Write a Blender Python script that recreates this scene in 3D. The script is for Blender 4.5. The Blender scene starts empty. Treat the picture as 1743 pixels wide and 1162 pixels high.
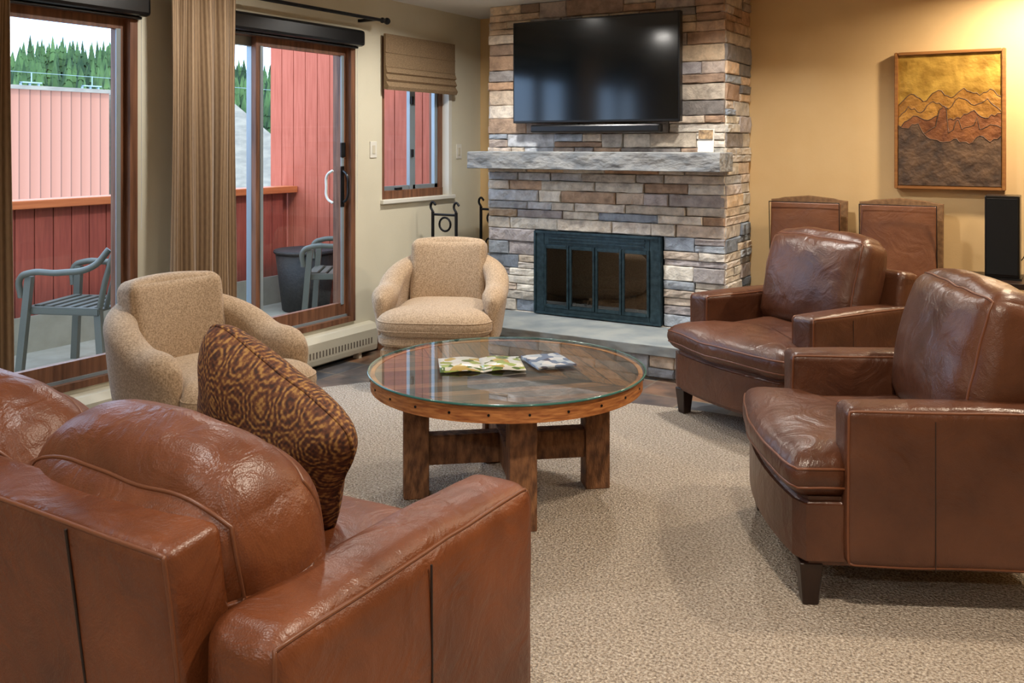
import bpy, bmesh, math, random
from mathutils import Vector, Euler, noise, Matrix
random.seed(7)
S=bpy.context.scene
try:
    S.view_settings.view_transform='Standard'
except Exception as e: print(e)
COL=S.collection
pi=math.pi
def lin(c):
    o=[]
    for v in c[:3]:
        v=v/255.0
        o.append(v/12.92 if v<=.04045 else ((v+.055)/1.055)**2.4)
    return (o[0],o[1],o[2],1)
# ---------------------------------------------------------------- materials
def newmat(name):
    m=bpy.data.materials.new(name); m.use_nodes=True
    nt=m.node_tree; b=nt.nodes['Principled BSDF']
    return m,nt,b
def N(nt,t,**k):
    n=nt.nodes.new(t)
    for a,v in k.items():
        if a in n.inputs: n.inputs[a].default_value=v
        else: setattr(n,a,v)
    return n
def coords(nt,scale=(1,1,1),rot=(0,0,0),kind='Object'):
    tc=nt.nodes.new('ShaderNodeTexCoord'); mp=nt.nodes.new('ShaderNodeMapping')
    mp.inputs['Scale'].default_value=scale; mp.inputs['Rotation'].default_value=rot
    nt.links.new(tc.outputs[kind],mp.inputs['Vector']); return mp.outputs['Vector']
def ramp(nt,fac,stops):
    r=nt.nodes.new('ShaderNodeValToRGB'); e=r.color_ramp.elements
    while len(e)<len(stops): e.new(.5)
    for el,(p,c) in zip(e,stops): el.position=p; el.color=lin(c)
    nt.links.new(fac,r.inputs['Fac']); return r.outputs['Color']
def mat(name,c1,c2=None,rough=.5,metal=0,scale=8,stretch=(1,1,1),detail=4,bump=0,bscale=None,spec=.5,lo=.35,hi=.65,coat=0,sheen=0,bdist=.01):
    m,nt,b=newmat(name)
    b.inputs['Base Color'].default_value=lin(c1); b.inputs['Roughness'].default_value=rough
    b.inputs['Metallic'].default_value=metal; b.inputs['Specular IOR Level'].default_value=spec
    b.inputs['Coat Weight'].default_value=coat; b.inputs['Sheen Weight'].default_value=sheen
    v=coords(nt,stretch)
    if c2:
        n=N(nt,'ShaderNodeTexNoise',Scale=scale,Detail=detail); nt.links.new(v,n.inputs['Vector'])
        nt.links.new(ramp(nt,n.outputs['Fac'],[(lo,c1),(hi,c2)]),b.inputs['Base Color'])
    if bump:
        n2=N(nt,'ShaderNodeTexNoise',Scale=bscale or scale,Detail=5); nt.links.new(v,n2.inputs['Vector'])
        bp=N(nt,'ShaderNodeBump',Strength=bump,Distance=bdist); nt.links.new(n2.outputs['Fac'],bp.inputs['Height'])
        nt.links.new(bp.outputs['Normal'],b.inputs['Normal'])
    return m
def leather(name,c1,c2,rough=.33,crease=.5):
    m,nt,b=newmat(name)
    v=coords(nt)
    n=N(nt,'ShaderNodeTexNoise',Scale=3.5,Detail=6,Roughness=.6); nt.links.new(v,n.inputs['Vector'])
    nt.links.new(ramp(nt,n.outputs['Fac'],[(.3,c1),(.7,c2)]),b.inputs['Base Color'])
    rr=N(nt,'ShaderNodeMapRange'); rr.inputs[3].default_value=rough-.06; rr.inputs[4].default_value=rough+.1; nt.links.new(n.outputs['Fac'],rr.inputs[0]); nt.links.new(rr.outputs[0],b.inputs['Roughness'])
    b.inputs['Specular IOR Level'].default_value=.55
    n3=N(nt,'ShaderNodeTexNoise',Scale=6,Detail=4,Distortion=2.2); nt.links.new(v,n3.inputs['Vector'])
    n4=N(nt,'ShaderNodeTexNoise',Scale=60,Detail=3); nt.links.new(v,n4.inputs['Vector'])
    vo=N(nt,'ShaderNodeTexVoronoi',Scale=260); nt.links.new(v,vo.inputs['Vector'])
    b1=N(nt,'ShaderNodeBump',Strength=crease,Distance=.018); nt.links.new(n3.outputs['Fac'],b1.inputs['Height'])
    b3=N(nt,'ShaderNodeBump',Strength=.2,Distance=.003); nt.links.new(n4.outputs['Fac'],b3.inputs['Height'])
    b2=N(nt,'ShaderNodeBump',Strength=.2,Distance=.002); nt.links.new(vo.outputs['Distance'],b2.inputs['Height'])
    nt.links.new(b1.outputs['Normal'],b3.inputs['Normal']); nt.links.new(b3.outputs['Normal'],b2.inputs['Normal']); nt.links.new(b2.outputs['Normal'],b.inputs['Normal'])
    return m
M={}
M['sofa']=leather('sofa_leather',(78,38,18),(118,64,32),.37,.5)
M['chairl']=leather('armchair_leather',(64,34,21),(94,56,36),.33,.4)
M['pipe']=mat('leather_piping',(106,62,38),rough=.4)
M['seam']=mat('leather_seam',(34,20,14),rough=.6)
M['fabric']=mat('tan_weave',(146,122,94),(188,162,132),rough=.95,scale=130,bump=.7,bscale=240,sheen=.2,bdist=.003,detail=2)
M['darkwood']=mat('dark_leg_wood',(28,16,12),(44,26,18),rough=.35,scale=5,stretch=(8,8,1))
M['wallwarm']=mat('wall_paint_tan',(212,180,130),(216,185,136),rough=.85,scale=4,bump=.05,bscale=90)
M['wallcream']=mat('wall_paint_cream',(212,206,184),(216,210,188),rough=.85,scale=4,bump=.05,bscale=90)
M['ceil']=mat('ceiling_paint',(222,222,218),(226,226,222),rough=.9,scale=4,bump=.1,bscale=60)
M['white']=mat('white_trim',(222,220,210),rough=.5)
def wood(name,c1,c2,axis=0,rough=.45,scale=6,bump=.3):
    st=[14,14,14]; st[axis]=1
    return mat(name,c1,c2,rough=rough,scale=scale*.5,stretch=tuple(st),bump=bump,bscale=scale,lo=.3,hi=.7,bdist=.004)
M['winwood']=wood('window_wood',(88,56,38),(136,92,66),2)
M['alum']=mat('aluminium_frame',(150,164,172),rough=.35,metal=.4)
M['black']=mat('black_plastic',(10,11,13),rough=.3)
M['iron']=mat('wrought_iron',(20,21,24),(34,35,38),rough=.45,metal=.6,scale=20,bump=.2)
M['redboard']=wood('red_stained_siding',(120,50,38),(146,68,52),2,rough=.7)
M['salmon']=wood('salmon_siding',(166,80,56),(184,96,72),2,rough=.75)
M['cap']=wood('orange_rail_cap',(164,84,42),(186,106,58),1,rough=.6)
M['deck']=mat('deck_concrete',(144,138,120),(158,152,134),rough=.9,scale=6)
M['plastic']=mat('grey_plastic',(84,84,74),(92,92,82),rough=.5,scale=3)
M['barrel']=mat('dark_wicker',(30,30,28),(44,42,40),rough=.7,scale=40,bump=.6)
M['roof']=mat('grey_shingle',(118,110,98),(138,128,112),rough=.9,scale=3,stretch=(1,1,4))
M['mantel']=mat('limestone',(116,122,128),(156,158,158),rough=.85,scale=7,stretch=(1,2,2),bump=.8,bscale=9,bdist=.03)
M['hearth']=mat('hearth_concrete',(118,128,134),(146,152,152),rough=.7,scale=5,bump=.2,bscale=20)
M['mortar']=mat('mortar',(100,92,82),(128,116,102),rough=.95,scale=20)
M['bronze']=mat('insert_metal',(44,64,74),(64,86,96),rough=.3,metal=.6,scale=30,bump=.1)
M['firedark']=mat('firebox_black',(16,15,14),(40,38,36),rough=.8,scale=10)
M['firebrick']=mat('split_firewood',(70,54,40),(130,106,80),rough=.9,scale=20,stretch=(1,6,6))
M['shade']=mat('shade_fabric',(124,102,76),(148,124,94),rough=.95,scale=60,stretch=(1,1,4),bump=.3,bscale=120)
M['heater']=mat('heater_enamel',(206,200,180),rough=.4)
M['paper']=mat('paper',(228,228,220),rough=.4)
M['brasslit']=mat('lamp_trim',(235,230,220),rough=.4)
def glassmat(name,tint=(1,1,1,1),refl=.5):
    m=bpy.data.materials.new(name); m.use_nodes=True; nt=m.node_tree; nt.nodes.clear()
    o=nt.nodes.new('ShaderNodeOutputMaterial'); t=N(nt,'ShaderNodeBsdfTransparent'); t.inputs[0].default_value=tint
    g=N(nt,'ShaderNodeBsdfGlossy'); g.inputs['Roughness'].default_value=.01; g.inputs[0].default_value=(1,1,1,1)
    f=N(nt,'ShaderNodeFresnel',IOR=1.5); mx=N(nt,'ShaderNodeMixShader')
    geo=nt.nodes.new('ShaderNodeNewGeometry'); inv=N(nt,'ShaderNodeMath',operation='SUBTRACT'); inv.inputs[0].default_value=1; nt.links.new(geo.outputs['Backfacing'],inv.inputs[1])
    m0=N(nt,'ShaderNodeMath',operation='MULTIPLY'); nt.links.new(f.outputs[0],m0.inputs[0]); nt.links.new(inv.outputs[0],m0.inputs[1])
    mm=N(nt,'ShaderNodeMath',operation='MULTIPLY'); mm.inputs[1].default_value=refl
    nt.links.new(m0.outputs[0],mm.inputs[0]); nt.links.new(mm.outputs[0],mx.inputs[0]); nt.links.new(t.outputs[0],mx.inputs[1]); nt.links.new(g.outputs[0],mx.inputs[2])
    nt.links.new(mx.outputs[0],o.inputs[0]); return m
M['glass']=glassmat('window_glass',(.97,.99,1,1),.6)
M['tglass']=glassmat('table_glass',(.95,.985,.975,1),1.15)
M['gedge']=mat('glass_edge',(60,110,104),rough=.1)
M['screen']=mat('tv_screen',(4,7,9),rough=.12,spec=.7)
M['fglass']=glassmat('fireplace_glass',(.45,.55,.6,1),3.2)
def carpet():
    m,nt,b=newmat('carpet_loop'); v=coords(nt)
    n=N(nt,'ShaderNodeTexNoise',Scale=110,Detail=3,Roughness=.7); nt.links.new(v,n.inputs['Vector'])
    vo=N(nt,'ShaderNodeTexVoronoi',Scale=140); nt.links.new(v,vo.inputs['Vector'])
    c=ramp(nt,n.outputs['Fac'],[(.34,(118,106,94)),(.48,(174,160,144)),(.64,(216,206,192))])
    nt.links.new(c,b.inputs['Base Color']); b.inputs['Roughness'].default_value=1; b.inputs['Specular IOR Level'].default_value=.1
    mx=N(nt,'ShaderNodeMath',operation='ADD'); nt.links.new(n.outputs['Fac'],mx.inputs[0]); nt.links.new(vo.outputs['Distance'],mx.inputs[1])
    bp=N(nt,'ShaderNodeBump',Strength=.9,Distance=.01); nt.links.new(mx.outputs[0],bp.inputs['Height']); nt.links.new(bp.outputs[0],b.inputs['Normal'])
    return m
M['carpet']=carpet()
def slate():
    m,nt,b=newmat('slate_tile'); v=coords(nt)
    br=N(nt,'ShaderNodeTexBrick',Scale=1.0); br.offset=0; br.inputs['Brick Width'].default_value=.3; br.inputs['Row Height'].default_value=.3
    br.inputs['Mortar Size'].default_value=.006; br.inputs['Color1'].default_value=lin((86,108,124)); br.inputs['Color2'].default_value=lin((150,116,92)); br.inputs['Mortar'].default_value=lin((150,142,128))
    nt.links.new(v,br.inputs['Vector'])
    n=N(nt,'ShaderNodeTexNoise',Scale=7,Detail=6); nt.links.new(v,n.inputs['Vector'])
    c=ramp(nt,n.outputs['Fac'],[(.35,(120,134,148)),(.65,(240,222,204))])
    mx=N(nt,'ShaderNodeMix',data_type='RGBA',blend_type='MULTIPLY'); mx.inputs[0].default_value=.8
    nt.links.new(br.outputs['Color'],mx.inputs[6]); nt.links.new(c,mx.inputs[7]); nt.links.new(mx.outputs[2],b.inputs['Base Color'])
    b.inputs['Roughness'].default_value=.28
    bp=N(nt,'ShaderNodeBump',Strength=.4,Distance=.01); nt.links.new(n.outputs['Fac'],bp.inputs['Height']); nt.links.new(bp.outputs[0],b.inputs['Normal'])
    return m
M['slate']=slate()
def stonemat():
    m,nt,b=newmat('ledge_stone'); v=coords(nt)
    at=nt.nodes.new('ShaderNodeAttribute'); at.attribute_name='Col'
    n=N(nt,'ShaderNodeTexNoise',Scale=14,Detail=8,Roughness=.65); nt.links.new(v,n.inputs['Vector'])
    c=ramp(nt,n.outputs['Fac'],[(.3,(182,180,180)),(.6,(255,254,252))])
    mx=N(nt,'ShaderNodeMix',data_type='RGBA',blend_type='MULTIPLY'); mx.inputs[0].default_value=.9
    nt.links.new(at.outputs['Color'],mx.inputs[6]); nt.links.new(c,mx.inputs[7]); nt.links.new(mx.outputs[2],b.inputs['Base Color'])
    b.inputs['Roughness'].default_value=.85
    n2=N(nt,'ShaderNodeTexNoise',Scale=9,Detail=9,Roughness=.6,Distortion=.5); nt.links.new(v,n2.inputs['Vector'])
    bp=N(nt,'ShaderNodeBump',Strength=.8,Distance=.03); nt.links.new(n2.outputs['Fac'],bp.inputs['Height']); nt.links.new(bp.outputs[0],b.inputs['Normal'])
    return m
M['stone']=stonemat()
def curtainmat():
    m,nt,b=newmat('curtain_stripe'); v=coords(nt,(1,1,1),kind='UV')
    w=N(nt,'ShaderNodeTexWave',Scale=7,Distortion=0); w.bands_direction='X'; nt.links.new(v,w.inputs['Vector'])
    n=N(nt,'ShaderNodeTexNoise',Scale=60,Detail=3); nt.links.new(v,n.inputs['Vector'])
    mxx=N(nt,'ShaderNodeMath',operation='MULTIPLY_ADD'); mxx.inputs[1].default_value=.6; nt.links.new(w.outputs['Fac'],mxx.inputs[0]);
    m2=N(nt,'ShaderNodeMath',operation='MULTIPLY'); m2.inputs[1].default_value=.4; nt.links.new(n.outputs['Fac'],m2.inputs[0]); nt.links.new(m2.outputs[0],mxx.inputs[2])
    nt.links.new(ramp(nt,mxx.outputs[0],[(.15,(108,84,58)),(.5,(136,110,80)),(.85,(160,134,102))]),b.inputs['Base Color'])
    b.inputs['Roughness'].default_value=.7; b.inputs['Sheen Weight'].default_value=.3
    return m
M['curtain']=curtainmat()
def paisley():
    m,nt,b=newmat('paisley_fabric'); v0=coords(nt)
    n0=N(nt,'ShaderNodeTexNoise',Scale=5,Detail=1); nt.links.new(v0,n0.inputs['Vector'])
    va=N(nt,'ShaderNodeVectorMath',operation='MULTIPLY_ADD'); va.inputs[1].default_value=(.03,.03,0); nt.links.new(n0.outputs['Color'],va.inputs[0]); nt.links.new(v0,va.inputs[2])
    sp=nt.nodes.new('ShaderNodeSeparateXYZ'); nt.links.new(va.outputs[0],sp.inputs[0])
    def M2(op,a,bb):
        x=N(nt,'ShaderNodeMath',operation=op)
        for i,q in enumerate((a,bb)):
            if q is None: continue
            if isinstance(q,(int,float)): x.inputs[i].default_value=q
            else: nt.links.new(q,x.inputs[i])
        return x.outputs[0]
    X,Y=sp.outputs['X'],sp.outputs['Y']
    def sn(q,k,p=0): return M2('SINE',M2('ADD',M2('MULTIPLY',q,k),p),None)
    # ogee lattice of concentric medallions with a fine filler
    f=M2('MULTIPLY',sn(X,44),sn(Y,33))
    petals=M2('MULTIPLY',sn(X,176,.6),sn(Y,165,.2))
    band=M2('SINE',M2('ADD',M2('MULTIPLY',f,15),M2('MULTIPLY',petals,1.3)),None)
    f3=M2('MULTIPLY',sn(X,420),sn(Y,420))
    n=N(nt,'ShaderNodeTexNoise',Scale=120,Detail=2); nt.links.new(v0,n.inputs['Vector'])
    base=M2('ADD',M2('MULTIPLY',n.outputs['Fac'],.5),.25)
    tot=M2('ADD',M2('ADD',M2('MULTIPLY',band,.13),M2('MULTIPLY',f3,.10)),base)
    nt.links.new(ramp(nt,tot,[(.30,(52,30,22)),(.43,(84,46,28)),(.55,(112,70,38)),(.68,(158,118,64))]),b.inputs['Base Color'])
    b.inputs['Roughness'].default_value=.8
    bp=N(nt,'ShaderNodeBump',Strength=.3,Distance=.002); nt.links.new(tot,bp.inputs['Height']); nt.links.new(bp.outputs[0],b.inputs['Normal'])
    return m
M['paisley']=paisley()
def siding(name,c1,c2,pitch,axis='y'):
    m,nt,b=newmat(name); v=coords(nt)
    sp=nt.nodes.new('ShaderNodeSeparateXYZ'); nt.links.new(v,sp.inputs[0])
    d=N(nt,'ShaderNodeMath',operation='DIVIDE'); d.inputs[1].default_value=pitch; nt.links.new(sp.outputs[axis.upper()],d.inputs[0])
    f=N(nt,'ShaderNodeMath',operation='FRACT'); nt.links.new(d.outputs[0],f.inputs[0])
    c=ramp(nt,f.outputs[0],[(0,tuple(int(x*.5) for x in c1)),(.14,c1),(.9,c2)])
    nt.links.new(c,b.inputs['Base Color']); b.inputs['Roughness'].default_value=.8
    return m
M['nbr']=siding('neighbour_siding',(150,96,74),(160,106,84),.2)
def treemat():
    m,nt,b=newmat('pine_needles'); v=coords(nt)
    n=N(nt,'ShaderNodeTexNoise',Scale=.25,Detail=6); nt.links.new(v,n.inputs['Vector'])
    nt.links.new(ramp(nt,n.outputs['Fac'],[(.38,(36,58,34)),(.62,(86,114,64))]),b.inputs['Base Color']); b.inputs['Roughness'].default_value=1
    return m
M['tree']=treemat()
M['grass']=mat('meadow',(96,122,66),(130,142,88),rough=1,scale=.3)
# ---------------------------------------------------------------- geometry helpers
def group(name,loc=(0,0,0),rz=0):
    e=bpy.data.objects.new(name,None); e.location=loc; e.rotation_euler=(0,0,rz); e.empty_display_size=.1; COL.objects.link(e); return e
def addobj(name,me,parent=None,loc=(0,0,0),rot=(0,0,0),m=None,smooth=False):
    o=bpy.data.objects.new(name,me); COL.objects.link(o); o.location=loc; o.rotation_euler=rot
    if parent: o.parent=parent
    if m is not None and hasattr(me,'materials') and len(me.materials)==0: me.materials.append(M[m] if isinstance(m,str) else m)
    if smooth: me.polygons.foreach_set('use_smooth',[True]*len(me.polygons))
    return o
def meshfrom(vs,fs):
    me=bpy.data.meshes.new('m'); me.from_pydata([tuple(v) for v in vs],[],fs); me.update(); return me
def box(parent,name,a,b,m,bev=0,rot=(0,0,0),seg=2):
    c=[(a[i]+b[i])/2 for i in range(3)]; h=[abs(b[i]-a[i])/2 for i in range(3)]
    bm=bmesh.new(); bmesh.ops.create_cube(bm,size=1)
    for v in bm.verts: v.co=Vector((v.co.x*2*h[0],v.co.y*2*h[1],v.co.z*2*h[2]))
    if bev: bmesh.ops.bevel(bm,geom=bm.edges[:],offset=min(bev,min(h)*.95),segments=seg,affect='EDGES',profile=.5)
    me=bpy.data.meshes.new(name); bm.to_mesh(me); bm.free()
    return addobj(name,me,parent,c,rot,m)
def multibox(parent,name,boxes,m,bev=0):
    bm=bmesh.new()
    for a,b in boxes:
        r=bmesh.ops.create_cube(bm,size=1)
        c=Vector([(a[i]+b[i])/2 for i in range(3)]); h=[abs(b[i]-a[i]) for i in range(3)]
        for v in r['verts']: v.co=Vector((v.co.x*h[0],v.co.y*h[1],v.co.z*h[2]))+c
    if bev: bmesh.ops.bevel(bm,geom=bm.edges[:],offset=bev,segments=2,affect='EDGES')
    me=bpy.data.meshes.new(name); bm.to_mesh(me); bm.free()
    return addobj(name,me,parent,m=m)
def tube(parent,name,pts,rad,m,cyc=False,loc=(0,0,0),rot=(0,0,0),smoothc=False):
    cu=bpy.data.curves.new(name,'CURVE'); cu.dimensions='3D'; cu.bevel_depth=rad; cu.bevel_resolution=2; cu.use_fill_caps=True
    if smoothc:
        sp=cu.splines.new('BEZIER'); sp.bezier_points.add(len(pts)-1)
        for p,c in zip(sp.bezier_points,pts): p.co=c; p.handle_left_type='AUTO'; p.handle_right_type='AUTO'
        cu.resolution_u=8
    else:
        sp=cu.splines.new('POLY'); sp.points.add(len(pts)-1)
        for p,c in zip(sp.points,pts): p.co=(c[0],c[1],c[2],1)
    sp.use_cyclic_u=cyc
    cu.materials.append(M[m] if isinstance(m,str) else m)
    o=bpy.data.objects.new(name,cu); COL.objects.link(o); o.location=loc; o.rotation_euler=rot
    if parent: o.parent=parent
    return o
def softbox(parent,name,size,loc,m,r=.03,rot=(0,0,0),bulge=(0,0,0),nseg=10,nz=0,nf=4,pipe=None,pm='pipe',pr=.0045,warp=None,seed=0):
    h=[s/2 for s in size]; r=min(r,min(h)*.999)
    def axis(hh):
        e=[-hh+r*(1-math.cos(k/5*pi/2)) for k in range(6)]
        inn=hh-r; mid=[-inn+2*inn*k/nseg for k in range(1,nseg)]
        return e+mid+[-x for x in reversed(e)]
    cs=[axis(x) for x in h]
    def f(p):
        q=[max(-(h[i]-r),min(h[i]-r,p[i])) for i in range(3)]
        d=Vector([p[i]-q[i] for i in range(3)])
        n=Vector(q)+(d.normalized()*r if d.length>1e-9 else Vector())
        for i in range(3):
            j,k=(i+1)%3,(i+2)%3
            w=(1-(p[j]/h[j])**2)*(1-(p[k]/h[k])**2)
            n[i]+=bulge[i]*w*(p[i]/h[i])
        if nz:
            sv=Vector((seed,seed*2,0))
            nv=noise.noise_vector(n*nf+sv)+noise.noise_vector(n*nf*2.6+sv)*.35
            n=n+nv*nz
        if warp: n=warp(n)
        return n
    idx={};vs=[];fs=[]
    def V(p):
        k=tuple(round(c,5) for c in p)
        if k not in idx: idx[k]=len(vs); vs.append(f(p))
        return idx[k]
    for i in range(3):
        j,k=(i+1)%3,(i+2)%3
        for s in (-1,1):
            for a in range(len(cs[j])-1):
                for b in range(len(cs[k])-1):
                    q=[]
                    for (aa,bb) in ((a,b),(a+1,b),(a+1,b+1),(a,b+1)):
                        p=[0,0,0]; p[i]=s*h[i]; p[j]=cs[j][aa]; p[k]=cs[k][bb]; q.append(V(p))
                    if s<0: q.reverse()
                    fs.append(q)
    me=meshfrom(vs,fs)
    o=addobj(name,me,parent,loc,rot,m,smooth=True)
    if pipe is not None:
        i,sides=pipe; j,k=(i+1)%3,(i+2)%3
        for s in sides:
            pts=[]
            for a in cs[j]: pts.append((a,-h[k]))
            for a in cs[k][1:]: pts.append((h[j],a))
            for a in list(reversed(cs[j]))[1:]: pts.append((a,h[k]))
            for a in list(reversed(cs[k]))[1:-1]: pts.append((-h[j],a))
            out=[]
            for (a,b) in pts:
                p=[0,0,0]; p[i]=s*h[i]; p[j]=a; p[k]=b; out.append(f(p))
            tube(parent,name+'_piping',out,pr,pm,cyc=True,loc=loc,rot=rot)
    return o
def puffy(parent,name,outline,hh,m,loc=(0,0,0),rot=(0,0,0),n=8,crown=0,pipe=None,nz=0,nf=5,pm='pipe',cen=(0,0)):
    ss=[1,.995,.98,.955,.92,.86,.78,.68,.56,.44,.32,.2,.1]
    L=len(outline); vs=[];fs=[]
    def z(s): return hh/2*math.sqrt(max(0,1-s**n))+crown*(1-s*s)
    def P(o,s,sg):
        p=Vector((cen[0]+(o[0]-cen[0])*s,cen[1]+(o[1]-cen[1])*s,sg*z(s)))
        if nz: p=p+noise.noise_vector(p*nf)*nz+noise.noise_vector(p*nf*3)*nz*.3
        return p
    for o in outline: vs.append(P(o,1,1))
    for sg in (1,-1):
        prev=list(range(L))
        for s in ss[1:]:
            cur=[]
            for o in outline: cur.append(len(vs)); vs.append(P(o,s,sg))
            for i in range(L):
                q=[prev[i],prev[(i+1)%L],cur[(i+1)%L],cur[i]]
                if sg<0:q.reverse()
                fs.append(q)
            prev=cur
        c=len(vs); vs.append(P(cen,0,sg))
        for i in range(L):
            q=[prev[i],prev[(i+1)%L],c]
            if sg<0:q.reverse()
            fs.append(q)
    o=addobj(name,meshfrom(vs,fs),parent,loc,rot,m,smooth=True)
    if pipe:
        for sg in pipe:
            s=.985 if sg else 1
            tube(parent,name+'_piping',[P(q,s,sg if sg else 1) for q in outline],.0045,pm,cyc=True,loc=loc,rot=rot)
    return o
def prism(parent,name,outline,z0,z1,m,bev=0,loc=(0,0,0),rot=(0,0,0),smooth=False):
    bm=bmesh.new(); vs=[bm.verts.new((p[0],p[1],z0)) for p in outline]; f=bm.faces.new(vs)
    r=bmesh.ops.extrude_face_region(bm,geom=[f])
    for v in [g for g in r['geom'] if isinstance(g,bmesh.types.BMVert)]: v.co.z=z1
    bmesh.ops.recalc_face_normals(bm,faces=bm.faces[:])
    if bev:
        es=[e for e in bm.edges if abs(e.verts[0].co.z-e.verts[1].co.z)<1e-6]
        bmesh.ops.bevel(bm,geom=es,offset=bev,segments=3,affect='EDGES')
    me=bpy.data.meshes.new(name); bm.to_mesh(me); bm.free()
    return addobj(name,me,parent,loc,rot,m,smooth=smooth)
def cyl(parent,name,r1,r2,z0,z1,m,loc=(0,0,0),seg=48,bev=0,rot=(0,0,0)):
    bm=bmesh.new(); bmesh.ops.create_cone(bm,cap_ends=True,segments=seg,radius1=r1,radius2=r2,depth=z1-z0)
    for v in bm.verts: v.co.z+=(z0+z1)/2
    if bev:
        es=[e for e in bm.edges if abs(e.verts[0].co.z-e.verts[1].co.z)<1e-6]
        bmesh.ops.bevel(bm,geom=es,offset=bev,segments=3,affect='EDGES')
    me=bpy.data.meshes.new(name); bm.to_mesh(me); bm.free()
    for p in me.polygons:
        if abs(p.normal.z)<.9: p.use_smooth=True
    return addobj(name,me,parent,loc,rot,m)
def tapered_leg(g,name,loc,kt,kb,h):
    bmx=bmesh.new(); bmesh.ops.create_cube(bmx,size=1)
    for v in bmx.verts:
        k=kb if v.co.z<0 else kt
        v.co=Vector((math.copysign(k,v.co.x),math.copysign(k,v.co.y),0 if v.co.z<0 else h))
    bmesh.ops.bevel(bmx,geom=bmx.edges[:],offset=.003,segments=1,affect='EDGES')
    me=bpy.data.meshes.new('leg'); bmx.to_mesh(me); bmx.free(); addobj(name,me,g,loc,m='darkwood')
# ---------------------------------------------------------------- room shell
XL=-4.2; YB=6.4; XR=2.9; YF=-3.0; ZC=2.49; WT=.16
D1=(1.3,3.1,.24,2.15); D2=(3.33,4.82,.24,2.15); W3=(5.12,5.98,1.05,2.22)
box(None,'floor',(XL-WT,YF-.1,-.12),(XR+.1,YB+.1,-.012),'slate')
prism(None,'carpet',[(XR-.03,YF+.02),(XR-.03,4.8),(-1.7,4.8),(-3.3,4.55),(-3.66,4.32),(-3.86,4.0),(-3.9,3.6),(-3.9,YF+.02)],-.012,0,'carpet')
box(None,'ceiling',(XL-WT,YF-.1,ZC),(XR+.1,YB+.1,ZC+.12),'ceil')
box(None,'wall_back',(XL-WT,YB,-.01),(XR+.1,YB+.15,ZC),'wallwarm')
box(None,'wall_right',(XR,YF,-.01),(XR+.15,YB,ZC),'wallwarm')
box(None,'wall_front',(XL-WT,YF-.15,-.01),(XR,YF,ZC),'wallwarm')
bx=[]
def seg(y0,y1,z0,z1): bx.append(((XL-WT,y0,z0),(XL,y1,z1)))
seg(YF,D1[0],0,ZC)
seg(D1[0],D1[1],0,D1[2]); seg(D1[0],D1[1],D1[3],ZC)
seg(D1[1],D2[0],0,ZC)
seg(D2[0],D2[1],0,D2[2]); seg(D2[0],D2[1],D2[3],ZC)
seg(D2[1],W3[0],0,ZC)
seg(W3[0],W3[1],0,W3[2]); seg(W3[0],W3[1],W3[3],ZC)
seg(W3[1],YB,0,ZC)
multibox(None,'wall_left',bx,'wallcream')
multibox(None,'baseboard_back',[((-1.9,YB-.015,-.01),(XR,YB,.09))],'winwood')
multibox(None,'baseboard_right',[((XR-.015,YF,-.01),(XR,YB-.02,.09))],'winwood')
multibox(None,'baseboard_left',[((XL,5.06,-.01),(XL+.015,YB,.09))],'winwood')
def patio(name,D,mid,handle=True):
    g=group(name,(XL,0,0))
    y0,y1,z0,z1=D
    w=.045
    multibox(g,'frame',[((-WT+.01,y0,z0),(.012,y0+w,z1)),((-WT+.01,y1-w,z0),(.012,y1,z1)),((-WT+.01,y0+w,z1-w),(.012,y1-w,z1)),((-WT+.01,y0+w,z0),(.012,y1-w,z0+.035))],'winwood')
    multibox(g,'track',[((-.1,y0+w,z0+.035),(-.02,y1-w,z0+.05))],'alum')
    def panel(pn,a,b,x,mm):
        s=.055
        multibox(g,pn+'_frame',[((x-.018,a,z0+.05),(x+.018,a+s,z1-w)),((x-.018,b-s,z0+.05),(x+.018,b,z1-w)),((x-.018,a+s,z1-w-s),(x+.018,b-s,z1-w)),((x-.018,a+s,z0+.05),(x+.018,b-s,z0+.13))],mm)
        multibox(g,pn+'_gasket',[((x+.018,a+s-.022,z0+.12),(x+.024,a+s,z1-w-s)),((x+.018,b-s,z0+.12),(x+.024,b-s+.026,z1-w-s))],'alum')
        box(g,pn+'_glass',(x-.003,a+s,z0+.13),(x+.003,b-s,z1-w-s),'glass')
    panel('fixed_panel',y0+w,mid+.03,-.1,'alum')
    panel('sliding_panel',mid-.03,y1-w,-.05,'winwood')
    if handle:
        hy=y1-w-.04
        box(g,'handle_plate',(-.034,hy-.018,1.02),(-.024,hy+.018,1.3),'black',.004)
        tube(g,'handle_grip',[(-.03,hy,1.05),(0.02,hy-.01,1.08),(.03,hy-.01,1.16),(.02,hy-.01,1.24),(-.03,hy,1.27)],.009,'black',smoothc=True)
        tube(g,'outer_handle_grip',[(-.07,hy-.05,1.05),(-.11,hy-.06,1.08),(-.12,hy-.06,1.16),(-.11,hy-.06,1.24),(-.07,hy-.05,1.27)],.009,'white',smoothc=True)
        box(g,'lock',(-.034,hy-.02,1.36),(-.018,hy+.02,1.46),'black',.004)
    return g
patio('door_1',D1,2.2,False)
patio('door_2',D2,3.99)
g=group('window_1',(XL,0,0))
y0,y1,z0,z1=W3; w=.05
multibox(g,'frame',[((-WT+.01,y0,z0),(-.02,y0+w,z1)),((-WT+.01,y1-w-.04,z0),(-.06,y1-.04,z1)),((-WT+.01,y0+w,z1-w),(-.02,y1-w,z1)),((-WT+.01,y0+w,z0),(-.02,y1-w-.04,z0+.06))],'winwood')
box(g,'reveal',(-WT+.01,y1-.04,z0),(0.004,y1,z1),'white')
ym=(y0+y1)/2
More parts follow.
